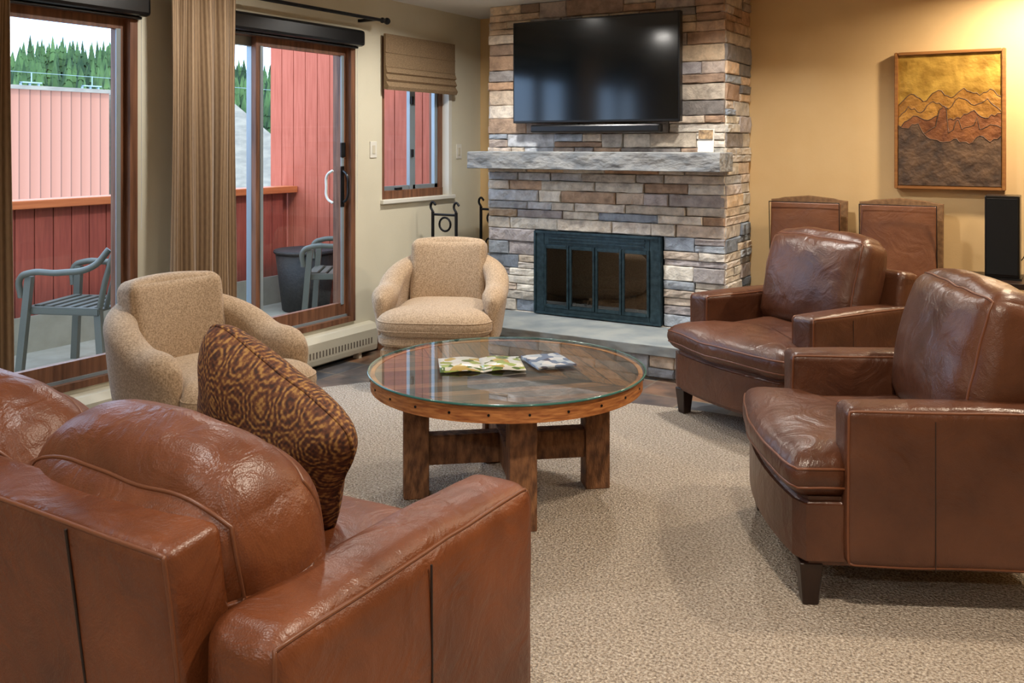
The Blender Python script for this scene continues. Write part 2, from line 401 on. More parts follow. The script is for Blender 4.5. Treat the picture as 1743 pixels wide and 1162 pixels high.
multibox(g,'sash',[((-.09,y0+w,z0+.06),(-.06,y0+w+.04,z1-w)),((-.09,ym-.03,z0+.06),(-.06,ym+.01,z1-w)),((-.1,ym+.02,z0+.06),(-.07,ym+.05,z1-w)),((-.1,y1-w-.08,z0+.06),(-.07,y1-w-.04,z1-w)),((-.09,y0+w,z0+.06),(-.07,y1-w-.04,z0+.09))],'alum')
box(g,'glass',(-.083,y0+w,z0+.06),(-.077,y1-w-.04,z1-w),'glass')
box(g,'crank',(-.05,y0+.2,z0+.06),(-.02,y0+.26,z0+.08),'black',.003)
for z in (1.35,1.75): box(g,'sash_latch',(-.06,ym-.02,z),(-.045,ym+.005,z+.06),'black',.003)
box(None,'trim_1',(XL-.02,y0-.02,z0-.03),(XL+.03,y1+.02,z0-.001),'white',.004)
g=group('roman_shade',(XL+.02,0,0))
vs=[];prof=[(.012,2.235),(.03,2.235),(.03,2.0),(.045,1.96),(.03,1.95),(.05,1.91),(.035,1.895),(.058,1.86),(.045,1.835),(.012,1.84)]
fs=[]
for y in (5.1,5.96):
    for p in prof: vs.append((p[0],y,p[1]))
L=len(prof)
for i in range(L): fs.append([i,(i+1)%L,L+(i+1)%L,L+i])
fs.append(list(range(L))); fs.append(list(reversed(range(L,2*L))))
addobj('folds',meshfrom(vs,fs),g,m='shade')
multibox(g,'battens',[((.03,5.1,2.1),(.034,5.96,2.106)),((.03,5.1,2.0),(.034,5.96,2.006))],'shade')
for a,b in ((1.2,3.13),(3.4,4.84)):
    g=group('roller_blind',(XL,0,0))
    box(g,'cassette',(.014,a,2.115),(.09,b,2.225),'black',.02)
    box(g,'bottom_bar',(.02,a+.03,2.10),(.05,b-.03,2.114),'black',.004)
    tube(g,'bead_chain',[(.03,b-.02,2.1),(.03,b-.02,1.0)],.002,'white')
def curtain(name,ya,yb,x,z0,z1,folds,amp=.038):
    g=group(name,(x,0,0)); me_v=[];me_f=[];uv=[]
    nu=folds*18; nv=16
    for j in range(nv+1):
        t=j/nv
        for i in range(nu+1):
            u=i/nu; y=ya+(yb-ya)*u+.008*math.sin(9*u+5*t)
            ph=u*folds*2*pi+.5*math.sin(3*t)+.6*math.sin(7*u)
            xx=amp*math.sin(ph)*(.7+.3*t)+.01*math.sin(2.3*ph+1+2*t)
            me_v.append((xx,y,z1+(z0-z1)*t)); uv.append((u*folds*.45,t))
    for j in range(nv):
        for i in range(nu):
            a=j*(nu+1)+i; me_f.append([a,a+1,a+nu+2,a+nu+1])
    me=meshfrom(me_v,me_f); ul=me.uv_layers.new()
    for lp in me.loops: ul.data[lp.index].uv=uv[lp.vertex_index]
    o=addobj('fabric',me,g,m='curtain',smooth=True)
    md=o.modifiers.new('s','SOLIDIFY'); md.thickness=.004
    return g
curtain('curtain',3.18,3.62,XL+.16,.25,2.4,4)
curtain('curtain',1.75,2.33,XL+.16,.25,2.4,5)
g=group('curtain_rod',(XL+.16,0,2.30))
tube(g,'rod',[(0,1.0,0),(0,4.92,0)],.012,'iron')
for k,r in ((4.93,.02),(4.955,.014),(4.98,.024)):
    bm=bmesh.new(); bmesh.ops.create_uvsphere(bm,u_segments=16,v_segments=10,radius=r); me=bpy.data.meshes.new('f'); bm.to_mesh(me); bm.free(); addobj('finial',me,g,(0,k,0),m='iron',smooth=True)
box(g,'bracket',(-.16,4.86,-.01),(0,4.88,.01),'iron')
g=group('baseboard_heater',(XL,0,0))
prof=[(0.002,.03),(.07,.03),(.075,.06),(.075,.17),(.05,.205),(.002,.215)]
vs=[];fs=[]
for y in (1.2,4.98):
    for p in prof: vs.append((p[0],y,p[1]))
L=6
for i in range(L): fs.append([i,(i+1)%L,L+(i+1)%L,L+i])
fs.append(list(range(L))); fs.append(list(reversed(range(L,12))))
addobj('casing',meshfrom(vs,fs),g,m='heater')
multibox(g,'louvres',[((.07,1.25+.03*i,.075),(.077,1.25+.03*i+.012,.115)) for i in range(123)],'mortar')
multibox(g,'feet',[((.01,y,-.012),(.06,y+.03,.03)) for y in (1.3,3.0,4.8)],'heater')
for y,z in ((5.02,1.41),(6.08,1.39)):
    g=group('light_switch',(XL,y,z)); box(g,'plate',(.0,-.036,-.058),(.007,.036,.058),'white',.003); box(g,'rocker',(.007,-.015,-.03),(.011,.015,.03),'heater',.002)
# ---------------------------------------------------------------- fireplace
FX0=-3.776; FX1=-1.934; FY=5.88
OX0,OX1,OZ0,OZ1=-3.37,-2.364,.21,.82
fp=group('stone_fireplace')
e=.03
multibox(fp,'core',[((FX0+e,FY+e,-.01),(OX0,YB,ZC)),((OX1,FY+e,-.01),(FX1-e,YB,ZC)),((OX0,FY+e,OZ1),(OX1,YB,ZC)),((OX0,FY+e,-.01),(OX1,YB,OZ0))],'mortar')
tones=[(214,188,160),(196,162,134),(228,206,178),(184,152,126),(208,192,174),(186,172,162),(166,162,162),(230,216,196),(202,174,150),(144,138,134),(218,194,164),(168,142,122)]
lowt=[(228,222,212),(218,212,204),(202,196,196),(172,182,194),(236,232,222),(216,208,196),(190,184,186),(142,154,170),(228,220,208),(208,194,180),(196,200,206),(240,236,226),(224,210,192)]
bm=bmesh.new(); cl=bm.loops.layers.float_color.new('Col')
def stone(a,b,axis,sgn,depth):
    (u0,z0),(u1,z1)=a,b; j=lambda s:random.uniform(-s,s)
    c=random.choice(lowt if random.random()>(z0-.7)/1.5 else tones); k=random.uniform(.88,1.08); col=lin([min(255,x*k) for x in c])
    gp=.002; u0+=gp;u1-=gp;z0+=gp;z1-=gp
    nu=max(2,int((u1-u0)/.05)); nzv=2; ch=.006
    us=[u0]+[u0+ch]+[u0+ch+(u1-u0-2*ch)*i/nu for i in range(1,nu)]+[u1-ch,u1]
    zs=[z0,z0+ch]+[z0+ch+(z1-z0-2*ch)*i/nzv for i in range(1,nzv)]+[z1-ch,z1]
    G=[]
    tilt=j(.006)
    for iz,z in enumerate(zs):
        row=[]
        for iu,u in enumerate(us):
            edge=iz in(0,len(zs)-1) or iu in (0,len(us)-1)
            d=depth-(ch if edge else 0)+ (0 if edge else j(.004))+tilt*((iu/len(us))-.5)*2
            uu=u+(j(.003) if not edge else j(.002)); zz=z+j(.002)
            p={'y-':(uu,FY+.03-d,zz),'x+':(FX1-.03+d,uu,zz),'x-':(FX0+.03-d,uu,zz)}[axis]
            row.append(bm.verts.new(p))
        G.append(row)
    fl=[]
    for iz in range(len(zs)-1):
        for iu in range(len(us)-1): fl.append(bm.faces.new((G[iz][iu],G[iz][iu+1],G[iz+1][iu+1],G[iz+1][iu])))
    ring=G[0]+[r[-1] for r in G[1:]]+list(reversed(G[-1]))[1:]+[r[0] for r in reversed(G[1:-1])]
    bk=[]
    for v in ring:
        p=v.co.copy()
        if axis=='y-': p.y=FY+.032
        elif axis=='x+': p.x=FX1-.032
        else: p.x=FX0+.032
        bk.append(bm.verts.new(p))
    for i in range(len(ring)): fl.append(bm.faces.new((ring[i],bk[i],bk[(i+1)%len(ring)],ring[(i+1)%len(ring)])))
    for f in fl:
        for l in f.loops: l[cl]=col
def fillrow(u0,u1,z0,z1,axis):
    u=u0
    while u<u1-1e-4:
        w=random.uniform(.16,.46)
        if u1-(u+w)<.12: w=u1-u
        d=.03+random.uniform(0,.02)
        if z1-z0>.09 and random.random()<.4:
            zm=z0+(z1-z0)*random.uniform(.4,.6); um=u+w*random.uniform(.35,.65)
            stone((u,z0),(u+w,zm),axis,1,d)
            if w>.3: stone((u,zm),(um,z1),axis,1,.03+random.uniform(0,.02)); stone((um,zm),(u+w,z1),axis,1,.03+random.uniform(0,.02))
            else: stone((u,zm),(u+w,z1),axis,1,.03+random.uniform(0,.02))
        else: stone((u,z0),(u+w,z1),axis,1,d)
        u+=w
z=0.0
while z<ZC-.001:
    h=random.choice([.06,.07,.085,.1,.115])
    for lim in (OZ0,OZ1,ZC):
        if z<lim-1e-4 and z+h>lim-.04: h=lim-z; break
    z1=z+h
    if OZ0-1e-3<=z<OZ1-1e-3: fillrow(FX0,OX0,z,z1,'y-'); fillrow(OX1,FX1,z,z1,'y-')
    else: fillrow(FX0,FX1,z,z1,'y-')
    fillrow(FY,YB,z,z1,'x+'); fillrow(FY,YB,z,z1,'x-')
    z=z1
bmesh.ops.recalc_face_normals(bm,faces=bm.faces[:])
me=bpy.data.meshes.new('stones'); bm.to_mesh(me); bm.free()
addobj('stones',me,fp,m='stone')
def rough_slab(parent,name,a,b,m,amp=.012,res=.035):
    size=[b[i]-a[i] for i in range(3)]
    o=softbox(parent,name,size,[(a[i]+b[i])/2 for i in range(3)],m,r=.006,nseg=int(max(size)/res)//2+4)
    for v in o.data.vertices:
        p=v.co; k=noise.noise_vector(Vector((p.x*9,p.y*9,p.z*14)))
        v.co.y+=k.y*amp*(1 if p.y<0 else 0)+noise.noise(p*30)*amp*.3; v.co.z+=k.z*amp*.12
    o.data.polygons.foreach_set('use_smooth',[False]*len(o.data.polygons))
    return o
rough_slab(fp,'mantel_shelf',(-3.82,5.64,1.27),(-1.89,5.9,1.395),'mantel',.011,.03)
rough_slab(fp,'hearth_slab',(-3.84,5.3,.14),(-1.88,5.9,.205),'hearth',.006)
multibox(fp,'hearth_base',[((-3.8,5.35,-.012),(-1.92,5.9,.145))],'mortar')
bm=bmesh.new(); cl=bm.loops.layers.float_color.new('Col')
oFY=FY; FY=5.35
fillrow(-3.8,-1.92,.0,.14,'y-')
FY=oFY
bmesh.ops.recalc_face_normals(bm,faces=bm.faces[:])
me=bpy.data.meshes.new('hs'); bm.to_mesh(me); bm.free(); addobj('hearth_stones',me,fp,m='stone')
ins=group('fireplace_insert',(0,5.85,0))
X0,X1,Z0,Z1=OX0+.005,OX1-.005,.212,OZ1-.004
multibox(ins,'surround',[((X0,0,Z0),(X0+.085,.03,Z1)),((X1-.085,0,Z0),(X1,.03,Z1)),((X0+.085,0,Z1-.1),(X1-.085,.03,Z1)),((X0+.085,0,Z0),(X1-.085,.03,Z0+.05))],'bronze',.004)
multibox(ins,'surround_lip',[((X0,-.012,Z0),(X0+.018,0,Z1)),((X1-.018,-.012,Z0),(X1,0,Z1)),((X0+.018,-.012,Z1-.018),(X1-.018,0,Z1)),((X0+.018,-.012,Z0),(X1-.018,0,Z0+.018))],'bronze',.003)
multibox(ins,'firebox',[((X0+.02,.04,Z0),(X0+.04,.45,Z1)),((X1-.04,.04,Z0),(X1-.02,.45,Z1)),((X0+.02,.43,Z0),(X1-.02,.45,Z1)),((X0+.02,.04,Z0),(X1-.02,.45,Z0+.02)),((X0+.02,.04,Z1-.02),(X1-.02,.45,Z1))],'firedark')
multibox(ins,'grate',[((X0+.25+.07*i,.12,Z0+.08),(X0+.27+.07*i,.36,Z0+.1)) for i in range(8)]+[((X0+.25,.14,Z0+.02),(X0+.27,.16,Z0+.08)),((X0+.74,.14,Z0+.02),(X0+.76,.16,Z0+.08)),((X0+.25,.32,Z0+.02),(X0+.27,.34,Z0+.08)),((X0+.74,.32,Z0+.02),(X0+.76,.34,Z0+.08))],'iron')
for i,(y,z) in enumerate(((.18,.14),(.29,.14),(.235,.225))): cyl(ins,'log_%d'%(i+1),.045,.05,-.26,.26,'firebrick',loc=((X0+X1)/2,y,Z0+z),seg=14,rot=(0,pi/2,.05*(i-1)))
multibox(ins,'louvres',[((X0+.12,-.008,Z1-.078+.022*i),(X1-.12,.004,Z1-.069+.022*i)) for i in range(3)],'bronze',.002)
a=X0+.085; wd=(X1-X0-.17)/4
for i in range(4):
    l=a+wd*i; r=l+wd; t=.02
    multibox(ins,'door_leaf_%d'%(i+1),[((l+.003,-.012,Z0+.05),(l+t,.012,Z1-.1)),((r-t,-.012,Z0+.05),(r-.003,.012,Z1-.1)),((l+t,-.012,Z1-.125),(r-t,.012,Z1-.1)),((l+t,-.012,Z0+.05),(r-t,.012,Z0+.075))],'bronze',.003)
    box(ins,'door_glass_%d'%(i+1),(l+t,-.003,Z0+.075),(r-t,.003,Z1-.125),'fglass')
g=group('photo_card',(-2.02,5.75,1.397),-.1)
box(g,'card',(-.055,-.003,0),(.055,.003,.15),'paper',rot=(-.12,0,0))
box(g,'printed_picture',(-.05,-.0075,.085),(.05,-.0055,.145),mat('card_picture',(90,70,50),(190,160,120),scale=30),rot=(-.12,0,0))
g=group('wall_tv',(-2.843,5.78,0))
box(g,'bezel',(-.645,-.03,1.6),(.645,.02,2.335),'black',.006)
box(g,'screen',(-.632,-.033,1.618),(.632,-.029,2.322),'screen')
box(g,'housing',(-.4,.02,1.7),(.4,.05,2.2),'black',.01)
box(g,'mount',(-.2,.05,1.8),(.2,.08,2.1),'black')
g=group('soundbar',(-2.843,5.79,1.56))
box(g,'body',(-.5,-.04,-.03),(.5,.03,.028),'black',.012)
box(g,'bracket',(-.3,.03,-.02),(.3,.07,.02),'black')
g=group('firewood_rack')
for y in (5.5,6.15):
    for x in (-4.03,-3.82):
        tube(g,'post',[(x,y,0),(x,y,.95)],.012,'iron')
        tube(g,'scroll',[(x,y,.95),(x-.02,y,.99),(x,y,1.02),(x+.025,y,1.0)],.009,'iron',smoothc=True)
    for z in (.12,.55,.93): tube(g,'crossbar',[(-4.03,y,z),(-3.82,y,z)],.009,'iron')
    tube(g,'ring',[(-3.92+.05*math.cos(t*pi/8),y,.86+.05*math.sin(t*pi/8)) for t in range(16)],.008,'iron',cyc=True)
    tube(g,'curl',[(-4.0,y,.6),(-3.95,y,.7),(-3.89,y,.62),(-3.84,y,.76)],.007,'iron',smoothc=True)
for x in (-4.03,-3.86): tube(g,'rail',[(x,5.5,.12),(x,6.15,.12)],.01,'iron')
# ---------------------------------------------------------------- picture
g=group('copper_relief_picture',(-.652,YB-.03,1.6))
pw,ph=.318,.438
gold=mat('beaten_gold',(144,108,40),(196,158,72),rough=.42,metal=.25,scale=9,bump=.8,bscale=20)
cop=mat('beaten_copper',(138,94,42),(180,132,62),rough=.42,metal=.25,scale=9,bump=1,bscale=24)
brn=mat('patina_brown',(70,56,48),(110,86,66),rough=.5,metal=.2,scale=12,bump=1,bscale=24)
brn2=mat('patina_red',(106,64,40),(140,90,54),rough=.45,metal=.2,scale=12,bump=1,bscale=24)
frm=wood('picture_frame_wood',(128,82,42),(162,112,60),0)
f=.022
multibox(g,'frame',[((-pw,-.025,-ph),(-pw+f,.02,ph)),((pw-f,-.025,-ph),(pw,.02,ph)),((-pw+f,-.025,ph-f),(pw-f,.02,ph)),((-pw+f,-.025,-ph),(pw-f,.02,-ph+f))],frm,.004)
box(g,'sky_panel',(-pw+f,-.008,-ph+f),(pw-f,.01,ph-f),gold)
rp=random.Random(5)
def ridge(nm,pts,depth,mm,jit=.010):
    iw=pw-f-.004
    q=[]
    for (xa,ya),(xb,yb) in zip(pts,pts[1:]):
        k=max(2,int((xb-xa)/.06))
        for i in range(k): q.append((xa+(xb-xa)*i/k,ya+(yb-ya)*i/k+(rp.uniform(-jit,jit) if i else 0)))
    q.append(pts[-1]); pts=q
    ol=[(-iw,-ph+f+.004)]+[(iw,-ph+f+.004)]+[(x*iw,y) for x,y in reversed(pts)]
    prism(g,nm,ol,0,depth,mm,loc=(0,-.008,0),rot=(pi/2,0,0))
    tube(g,nm+'_edge',[(x*iw,-.008-depth,y) for x,y in pts],.0025,brn)
ridge('far_mountains',[(-1,.1),(-.75,.17),(-.5,.12),(-.2,.19),(.05,.14),(.3,.2),(.6,.15),(.8,.19),(1,.14)],.004,cop)
ridge('middle_mountains',[(-1,.02),(-.8,.09),(-.55,.05),(-.3,.12),(0,.07),(.2,.14),(.5,.09),(.75,.13),(1,.05)],.007,cop)
ridge('near_hills',[(-1,-.04),(-.7,.03),(-.4,0),(-.2,.03),(.1,.0),(.5,.06),(.7,.01),(1,.04)],.009,brn2)
ridge('buttes',[(-1,-.12),(-.7,-.05),(-.45,-.08),(-.25,-.04),(-.17,.07),(-.1,.09),(-.04,.07),(.0,-.08),(.1,-.06),(.14,-.01),(.2,-.0),(.26,-.06),(.5,-.03),(.55,.02),(.6,-.06),(.8,-.03),(1,-.05)],.012,brn2,.006)
ridge('foreground',[(-1,-.03),(-.85,-.05),(-.6,-.02),(-.5,-.08),(-.35,-.12),(-.1,-.14),(.1,-.12),(.4,-.15),(.6,-.1),(.8,-.14),(1,-.1)],.016,brn)
# ---------------------------------------------------------------- dining chairs behind
dw=wood('dining_chair_wood',(110,80,54),(142,108,74),2)
dl=leather('dining_leather',(94,54,34),(128,82,52),.38,.3)
def dining(loc,rz):
    g=group('dining_chair',loc,rz)
    w=.25
    top=[(w,1.075),(w-.05,1.08),(w-.09,1.09),(.08,1.097),(0,1.105),(-.08,1.097),(-w+.09,1.09),(-w+.05,1.08),(-w,1.075)]
    prism(g,'back_frame',[(-w,.5),(w,.5)]+top,0,.035,dw,bev=.005,loc=(0,.03,0),rot=(pi/2-.06,0,0))
    softbox(g,'back_pad',(.45,.03,.55),(0,-.045,.79),dl,r=.012,rot=(-.06,0,0),bulge=(0,.012,0))
    tube(g,'nailhead_trim',[(-.226,-.045,.515),(.226,-.045,.515),(.226,-.079,1.066),(-.226,-.079,1.066)],.004,'iron',cyc=True)
    softbox(g,'seat',(.5,.46,.07),(0,-.24,.46),dl,r=.025,bulge=(0,0,.015))
    multibox(g,'apron',[((-.23,-.45,.36),(.23,-.02,.43))],dw,.004)
    for i,(x,y) in enumerate(((-.22,-.44),(.22,-.44),(-.22,-.02),(.22,-.02))):
        box(g,'leg_%d'%(i+1),(x-.022,y-.022,-.012),(x+.022,y+.022,.5 if y>-.1 else .43),dw,.004)
dining((-1.5,6.24,0),0)
dining((-.925,6.24,0),0)
g=group('side_table',(-.32,6.1,0))
box(g,'top',(-.25,-.22,.63),(.25,.22,.665),'darkwood',.004)
for i,(x,y) in enumerate(((-.22,-.19),(.22,-.19),(-.22,.19),(.22,.19))): box(g,'leg_%d'%(i+1),(x-.02,y-.02,-.012),(x+.02,y+.02,.63),'darkwood')
g=group('tower_speaker',(-.335,6.1,.665),0)
box(g,'cabinet',(-.09,-.1,.012),(.09,.1,.485),'black',.006)
box(g,'grille',(-.08,-.108,.03),(.08,-.1,.47),mat('grille_cloth',(14,14,15),rough=.95),.002)
box(g,'foot',(-.1,-.1,0),(.1,.1,.012),'black')
tube(g,'cable',[(.09,.06,.1),(.13,.05,.14),(.16,.06,.06),(.18,.05,.003)],.003,'black',smoothc=True)
# ---------------------------------------------------------------- fabric club chairs
def club(loc,ang):
    g=group('fabric_club_chair',loc,ang)
    path=[]
    W=.345; xs=.28; xb=-.02
    nst=6
    for i in range(nst): path.append((xs+(xb-xs)*i/nst,-W,0,-1))
    for i in range(25):
        t=-pi/2-pi*i/24
        path.append((xb+.36*math.cos(t),W*math.sin(t),math.cos(t),math.sin(t)))
    for i in range(1,nst+1): path.append((xb+(xs-xb)*i/nst,W,0,1))
    n=len(path); vs=[];fs=[]
    for i,(x,y,nx,ny) in enumerate(path):
        s=abs(i/(n-1)*2-1)
        h=.575+.165*(1-min(1,(s/.75))**2.2) if s<.75 else .575
        if s>.85: h-=.05*((s-.85)/.15)**2
        k=min(i,n-1-i)
        endt={0:.5,1:.9}.get(k,1.0)
        zb=.2
        sec=[(-.045,zb),(.02,zb)]
        sec+=[(.035,zb+.1),(.055,zb+.22),(.068,h-.1)]
        for q in range(9):
            a=-.2+ (pi+.4)*q/8
            sec.append((.0+.076*math.cos(a),h-.065+.065*math.sin(a)))
        sec+=[(-.055,h-.14),(-.05,.42),(-.048,.35),(-.046,.28)]
        cz=(h+zb)/2
        for (u,z) in sec:
            u*=endt; z=cz+(z-cz)*(1-(1-endt)*.16)
            vs.append((x+nx*u,y+ny*u,z))
    L=len(sec)
    for i in range(n-1):
        for k in range(L):
            fs.append([i*L+k,i*L+(k+1)%L,(i+1)*L+(k+1)%L,(i+1)*L+k])
    for base,sgn in ((0,1),((n-1)*L,-1)):
        c=[sum(vs[base+k][a] for k in range(L))/L for a in range(3)]
        ci=len(vs)
        for k in range(L):
            p=vs[base+k]; vs.append((p[0]+.012,c[1]+(p[1]-c[1])*.5,c[2]+(p[2]-c[2])*.94))
        for k in range(L):
            q=[base+k,base+(k+1)%L,ci+(k+1)%L,ci+k]; fs.append(q if sgn<0 else q[::-1])
        f=list(range(ci,ci+L)); fs.append(f if sgn<0 else f[::-1])
    me=meshfrom(vs,fs); bm=bmesh.new(); bm.from_mesh(me); bmesh.ops.recalc_face_normals(bm,faces=bm.faces[:]); bm.to_mesh(me); bm.free()
    o=addobj('barrel_shell',me,g,m='fabric',smooth=True); md=o.modifiers.new('sub','SUBSURF'); md.levels=1; md.render_levels=1
    def wp(p): return Vector((p.x+1.0*p.y*p.y,p.y,p.z))
    softbox(g,'back_cushion',(.17,.5,.46),(-.29,0,.575),'fabric',r=.05,rot=(0,-.16,0),bulge=(.03,0,.025),warp=wp)
    ol=[]
    for i in range(64):
        t=2*pi*i/64; c,s=math.cos(t),math.sin(t); e=.4
        x=.37*abs(c)**e*(1 if c>0 else -1); y=.3*abs(s)**e*(1 if s>0 else -1)
        if x>0.15: y*=1+.22*min(1,(x-.15)/.1)
        ol.append((x+.08,y))
    puffy(g,'seat_cushion',ol,.16,'fabric',loc=(0,0,.36),n=7,crown=.02,cen=(.08,0),pipe=(1,-1),pm='fabric')
    prism(g,'seat_rail',[(p[0]*.93,p[1]*.98) for p in ol],.235,.3,'fabric',bev=.015,smooth=False)
    bmx=bmesh.new(); bmesh.ops.create_cube(bmx,size=1)
    for v in bmx.verts:
        k=.335 if v.co.z<0 else .325
        v.co=Vector((math.copysign(k,v.co.x)+.04,math.copysign(k,v.co.y),.0 if v.co.z<0 else .225))
    bmesh.ops.bevel(bmx,geom=bmx.edges[:],offset=.02,segments=3,affect='EDGES'); me=bpy.data.meshes.new('b'); bmx.to_mesh(me); bmx.free()
    addobj('plinth_base',me,g,m='fabric')
    return g
club((-3.42,2.89,0),math.radians(-4))
club((-3.42,4.78,0),math.radians(-64))
# ---------------------------------------------------------------- leather armchairs
def armchair(loc,ang,sd=0):
    g=group('leather_armchair',loc,ang)
    W=.44
    ol=[]
    def seg2(p,q,n):
        for i in range(n): ol.append((p[0]+(q[0]-p[0])*i/n,p[1]+(q[1]-p[1])*i/n))
    yi=.30; xf=.27
    seg2((-.28,-yi),(xf-.02,-yi),12); seg2((xf-.02,-yi),(xf,-W+.01),5)
    seg2((xf,-W+.01),(xf+.14,-W+.0),4)
    for i in range(24):
        u=i/24; y=-W+2*W*u; ol.append((xf+.15+.055*(1-(2*u-1)**2),y))
    seg2((xf+.14,W),(xf,W-.01),4); seg2((xf,W-.01),(xf-.02,yi),5); seg2((xf-.02,yi),(-.28,yi),12); seg2((-.28,yi),(-.28,-yi),8)
    puffy(g,'seat_cushion',ol,.15,'chairl',loc=(0,0,.41),n=10,crown=.025,pipe=(1,-1),cen=(.12,0),nz=.008)
    rail=[(-.44,-W+.02),(xf+.11,-W+.02)]+[(xf+.13+.05*(1-(2*i/16-1)**2),-W+.02+(2*W-.04)*i/16) for i in range(1,16)]+[(xf+.11,W-.02),(-.44,W-.02)]
    prism(g,'frame_rail',rail,.13,.345,'chairl',bev=.02)
    for s in (-1,1):
        softbox(g,'arm_left' if s>0 else 'arm_right',(.70,.145,.49),(-.085,s*(W-.065),.385),'chairl',r=.03,bulge=(.0,.004,.012),pipe=(1,(-1,1)),nz=.004)
        tube(g,'arm_seam_%d'%(2 if s>0 else 1),[(.0,s*(W+.0105),.14),(.0,s*(W+.0105),.6)],.0015,'seam')
    softbox(g,'back_frame',(.14,.84,.66),(-.42,0,.47),'chairl',r=.04,rot=(0,-.14,0),pipe=(0,(-1,)))
    softbox(g,'back_cushion',(.24,.66,.52),(-.27,0,.70),'chairl',r=.075,rot=(0,-.24,0),bulge=(.06,.02,.035),pipe=(0,(1,-1)),nz=.012,nf=5,seed=sd,nseg=18)
    for i,(x,y) in enumerate(((.36,-.37),(.36,.37),(-.4,-.36),(-.4,.36))): tapered_leg(g,'leg_%d'%(i+1),(x,y,0),.036,.024,.135)
    return g
armchair((-.555,3.47,0),math.radians(207),3)
armchair((-1.28,4.85,0),math.radians(240),9)
# ---------------------------------------------------------------- sofa
g=group('leather_sofa',(-1.11,1.08,0),0)
cw=.70; SW=.4+3*cw
softbox(g,'arm_right',(.19,.86,.54),(-.095,.43,.36),'sofa',r=.05,bulge=(.008,.01,.02),pipe=(0,(1,)),nz=.005)
softbox(g,'arm_left',(.19,.86,.54),(-SW+.095,.43,.36),'sofa',r=.05,bulge=(.008,.01,.02),pipe=(0,(-1,)),nz=.005)
bw=SW-.38
softbox(g,'back_frame',(bw,.13,.70),(-SW/2,.04,.42),'sofa',r=.022,rot=(.13,0,0),pipe=(1,(-1,)),nz=.003,nseg=16)
softbox(g,'base',(SW-.1,.76,.24),(-SW/2,.43,.22),'sofa',r=.03)
for k in range(7):
    x=-.46-.335*k
    if x<-SW+.2: break
    tube(g,'back_seam_%d'%(k+1),[(x,-.070,.745),(x,.017,.1)],.003,'seam')
tube(g,'arm_seam',[(.0075,.42,.12),(.0095,.42,.4),(.0075,.42,.6)],.0025,'seam')
def sag(p):
    u=abs(p.x)/(cw/2)
    return Vector((p.x,p.y,p.z-(.07*u**4 if p.z>0 else 0)))
for i in range(3):
    cx=-.2-cw*(i+.5)
    softbox(g,'seat_cushion_%d'%(i+1),(cw-.01,.74,.16),(cx,.54,.385),'sofa',r=.05,bulge=(.0,.02,.02),pipe=(2,(1,-1)),nz=.008,seed=i*3,nseg=14)
    softbox(g,'back_cushion_%d'%(i+1),(cw+.01,.27,.42),(cx+.045,.195,.645),'sofa',r=.10,rot=(.2,0,0),bulge=(.015,.06,.045),pipe=(1,(1,-1)),nz=.010,nf=4,seed=i*5+1,nseg=22,warp=sag)
for i,(x,y) in enumerate(((-.08,.08),(-.08,.78),(-SW+.08,.08),(-SW+.08,.78))): box(g,'leg_%d'%(i+1),(x-.035,y-.035,0),(x+.035,y+.035,.11),'darkwood',.004)
ol=[]
ra=math.radians(-30)
for i in range(128):
    t=2*pi*i/128; c,s=math.cos(t),math.sin(t); e=.36
    x=abs(c)**e*(1 if c>0 else -1); y=abs(s)**e*(1 if s>0 else -1)
    k=.24*(1-.06*(1-min(abs(x),abs(y))))
    x*=k*1.08;y*=k*.9
    ol.append((x*math.cos(ra)-y*math.sin(ra),x*math.sin(ra)+y*math.cos(ra)))
g=group('throw_pillow',(-1.74,1.68,.725),math.radians(-4))
puffy(g,'cover',ol,.19,'paisley',n=2.0,crown=.02,rot=(math.radians(110),0,0),pipe=(0,),pm='paisley',nz=.01)
# ---------------------------------------------------------------- coffee table
tx,ty=-2.02,3.28
g=group('round_coffee_table',(tx,ty,0),math.radians(-50))
def plank():
    m,nt,b=newmat('reclaimed_planks')
    v=coords(nt,(1,1,1),(0,0,math.radians(40)))
    sp=nt.nodes.new('ShaderNodeSeparateXYZ'); nt.links.new(v,sp.inputs[0])
    ab=N(nt,'ShaderNodeMath',operation='ABSOLUTE'); nt.links.new(sp.outputs['X'],ab.inputs[0])
    ad=N(nt,'ShaderNodeMath',operation='ADD'); nt.links.new(ab.outputs[0],ad.inputs[0]); nt.links.new(sp.outputs['Y'],ad.inputs[1])
    cb=nt.nodes.new('ShaderNodeCombineXYZ'); nt.links.new(sp.outputs['X'],cb.inputs[0]); nt.links.new(ad.outputs[0],cb.inputs[1])
    br=N(nt,'ShaderNodeTexBrick',Scale=1.0); br.offset=0; br.inputs['Brick Width'].default_value=.5; br.inputs['Row Height'].default_value=.10; br.inputs['Mortar Size'].default_value=.004; br.inputs['Bias'].default_value=-.1
    br.inputs['Color1'].default_value=lin((74,52,40)); br.inputs['Color2'].default_value=lin((168,118,80)); br.inputs['Mortar'].default_value=lin((20,14,12))
    nt.links.new(cb.outputs[0],br.inputs['Vector'])
    n=N(nt,'ShaderNodeTexNoise',Scale=5,Detail=6); mp2=nt.nodes.new('ShaderNodeMapping'); mp2.inputs['Scale'].default_value=(3,22,3); nt.links.new(cb.outputs[0],mp2.inputs[0]); nt.links.new(mp2.outputs[0],n.inputs['Vector'])
    c=ramp(nt,n.outputs['Fac'],[(.35,(120,120,130)),(.65,(255,246,236))])
    mx=N(nt,'ShaderNodeMix',data_type='RGBA',blend_type='MULTIPLY'); mx.inputs[0].default_value=.9
    nt.links.new(br.outputs['Color'],mx.inputs[6]); nt.links.new(c,mx.inputs[7]); nt.links.new(mx.outputs[2],b.inputs['Base Color']); b.inputs['Roughness'].default_value=.5
    return m
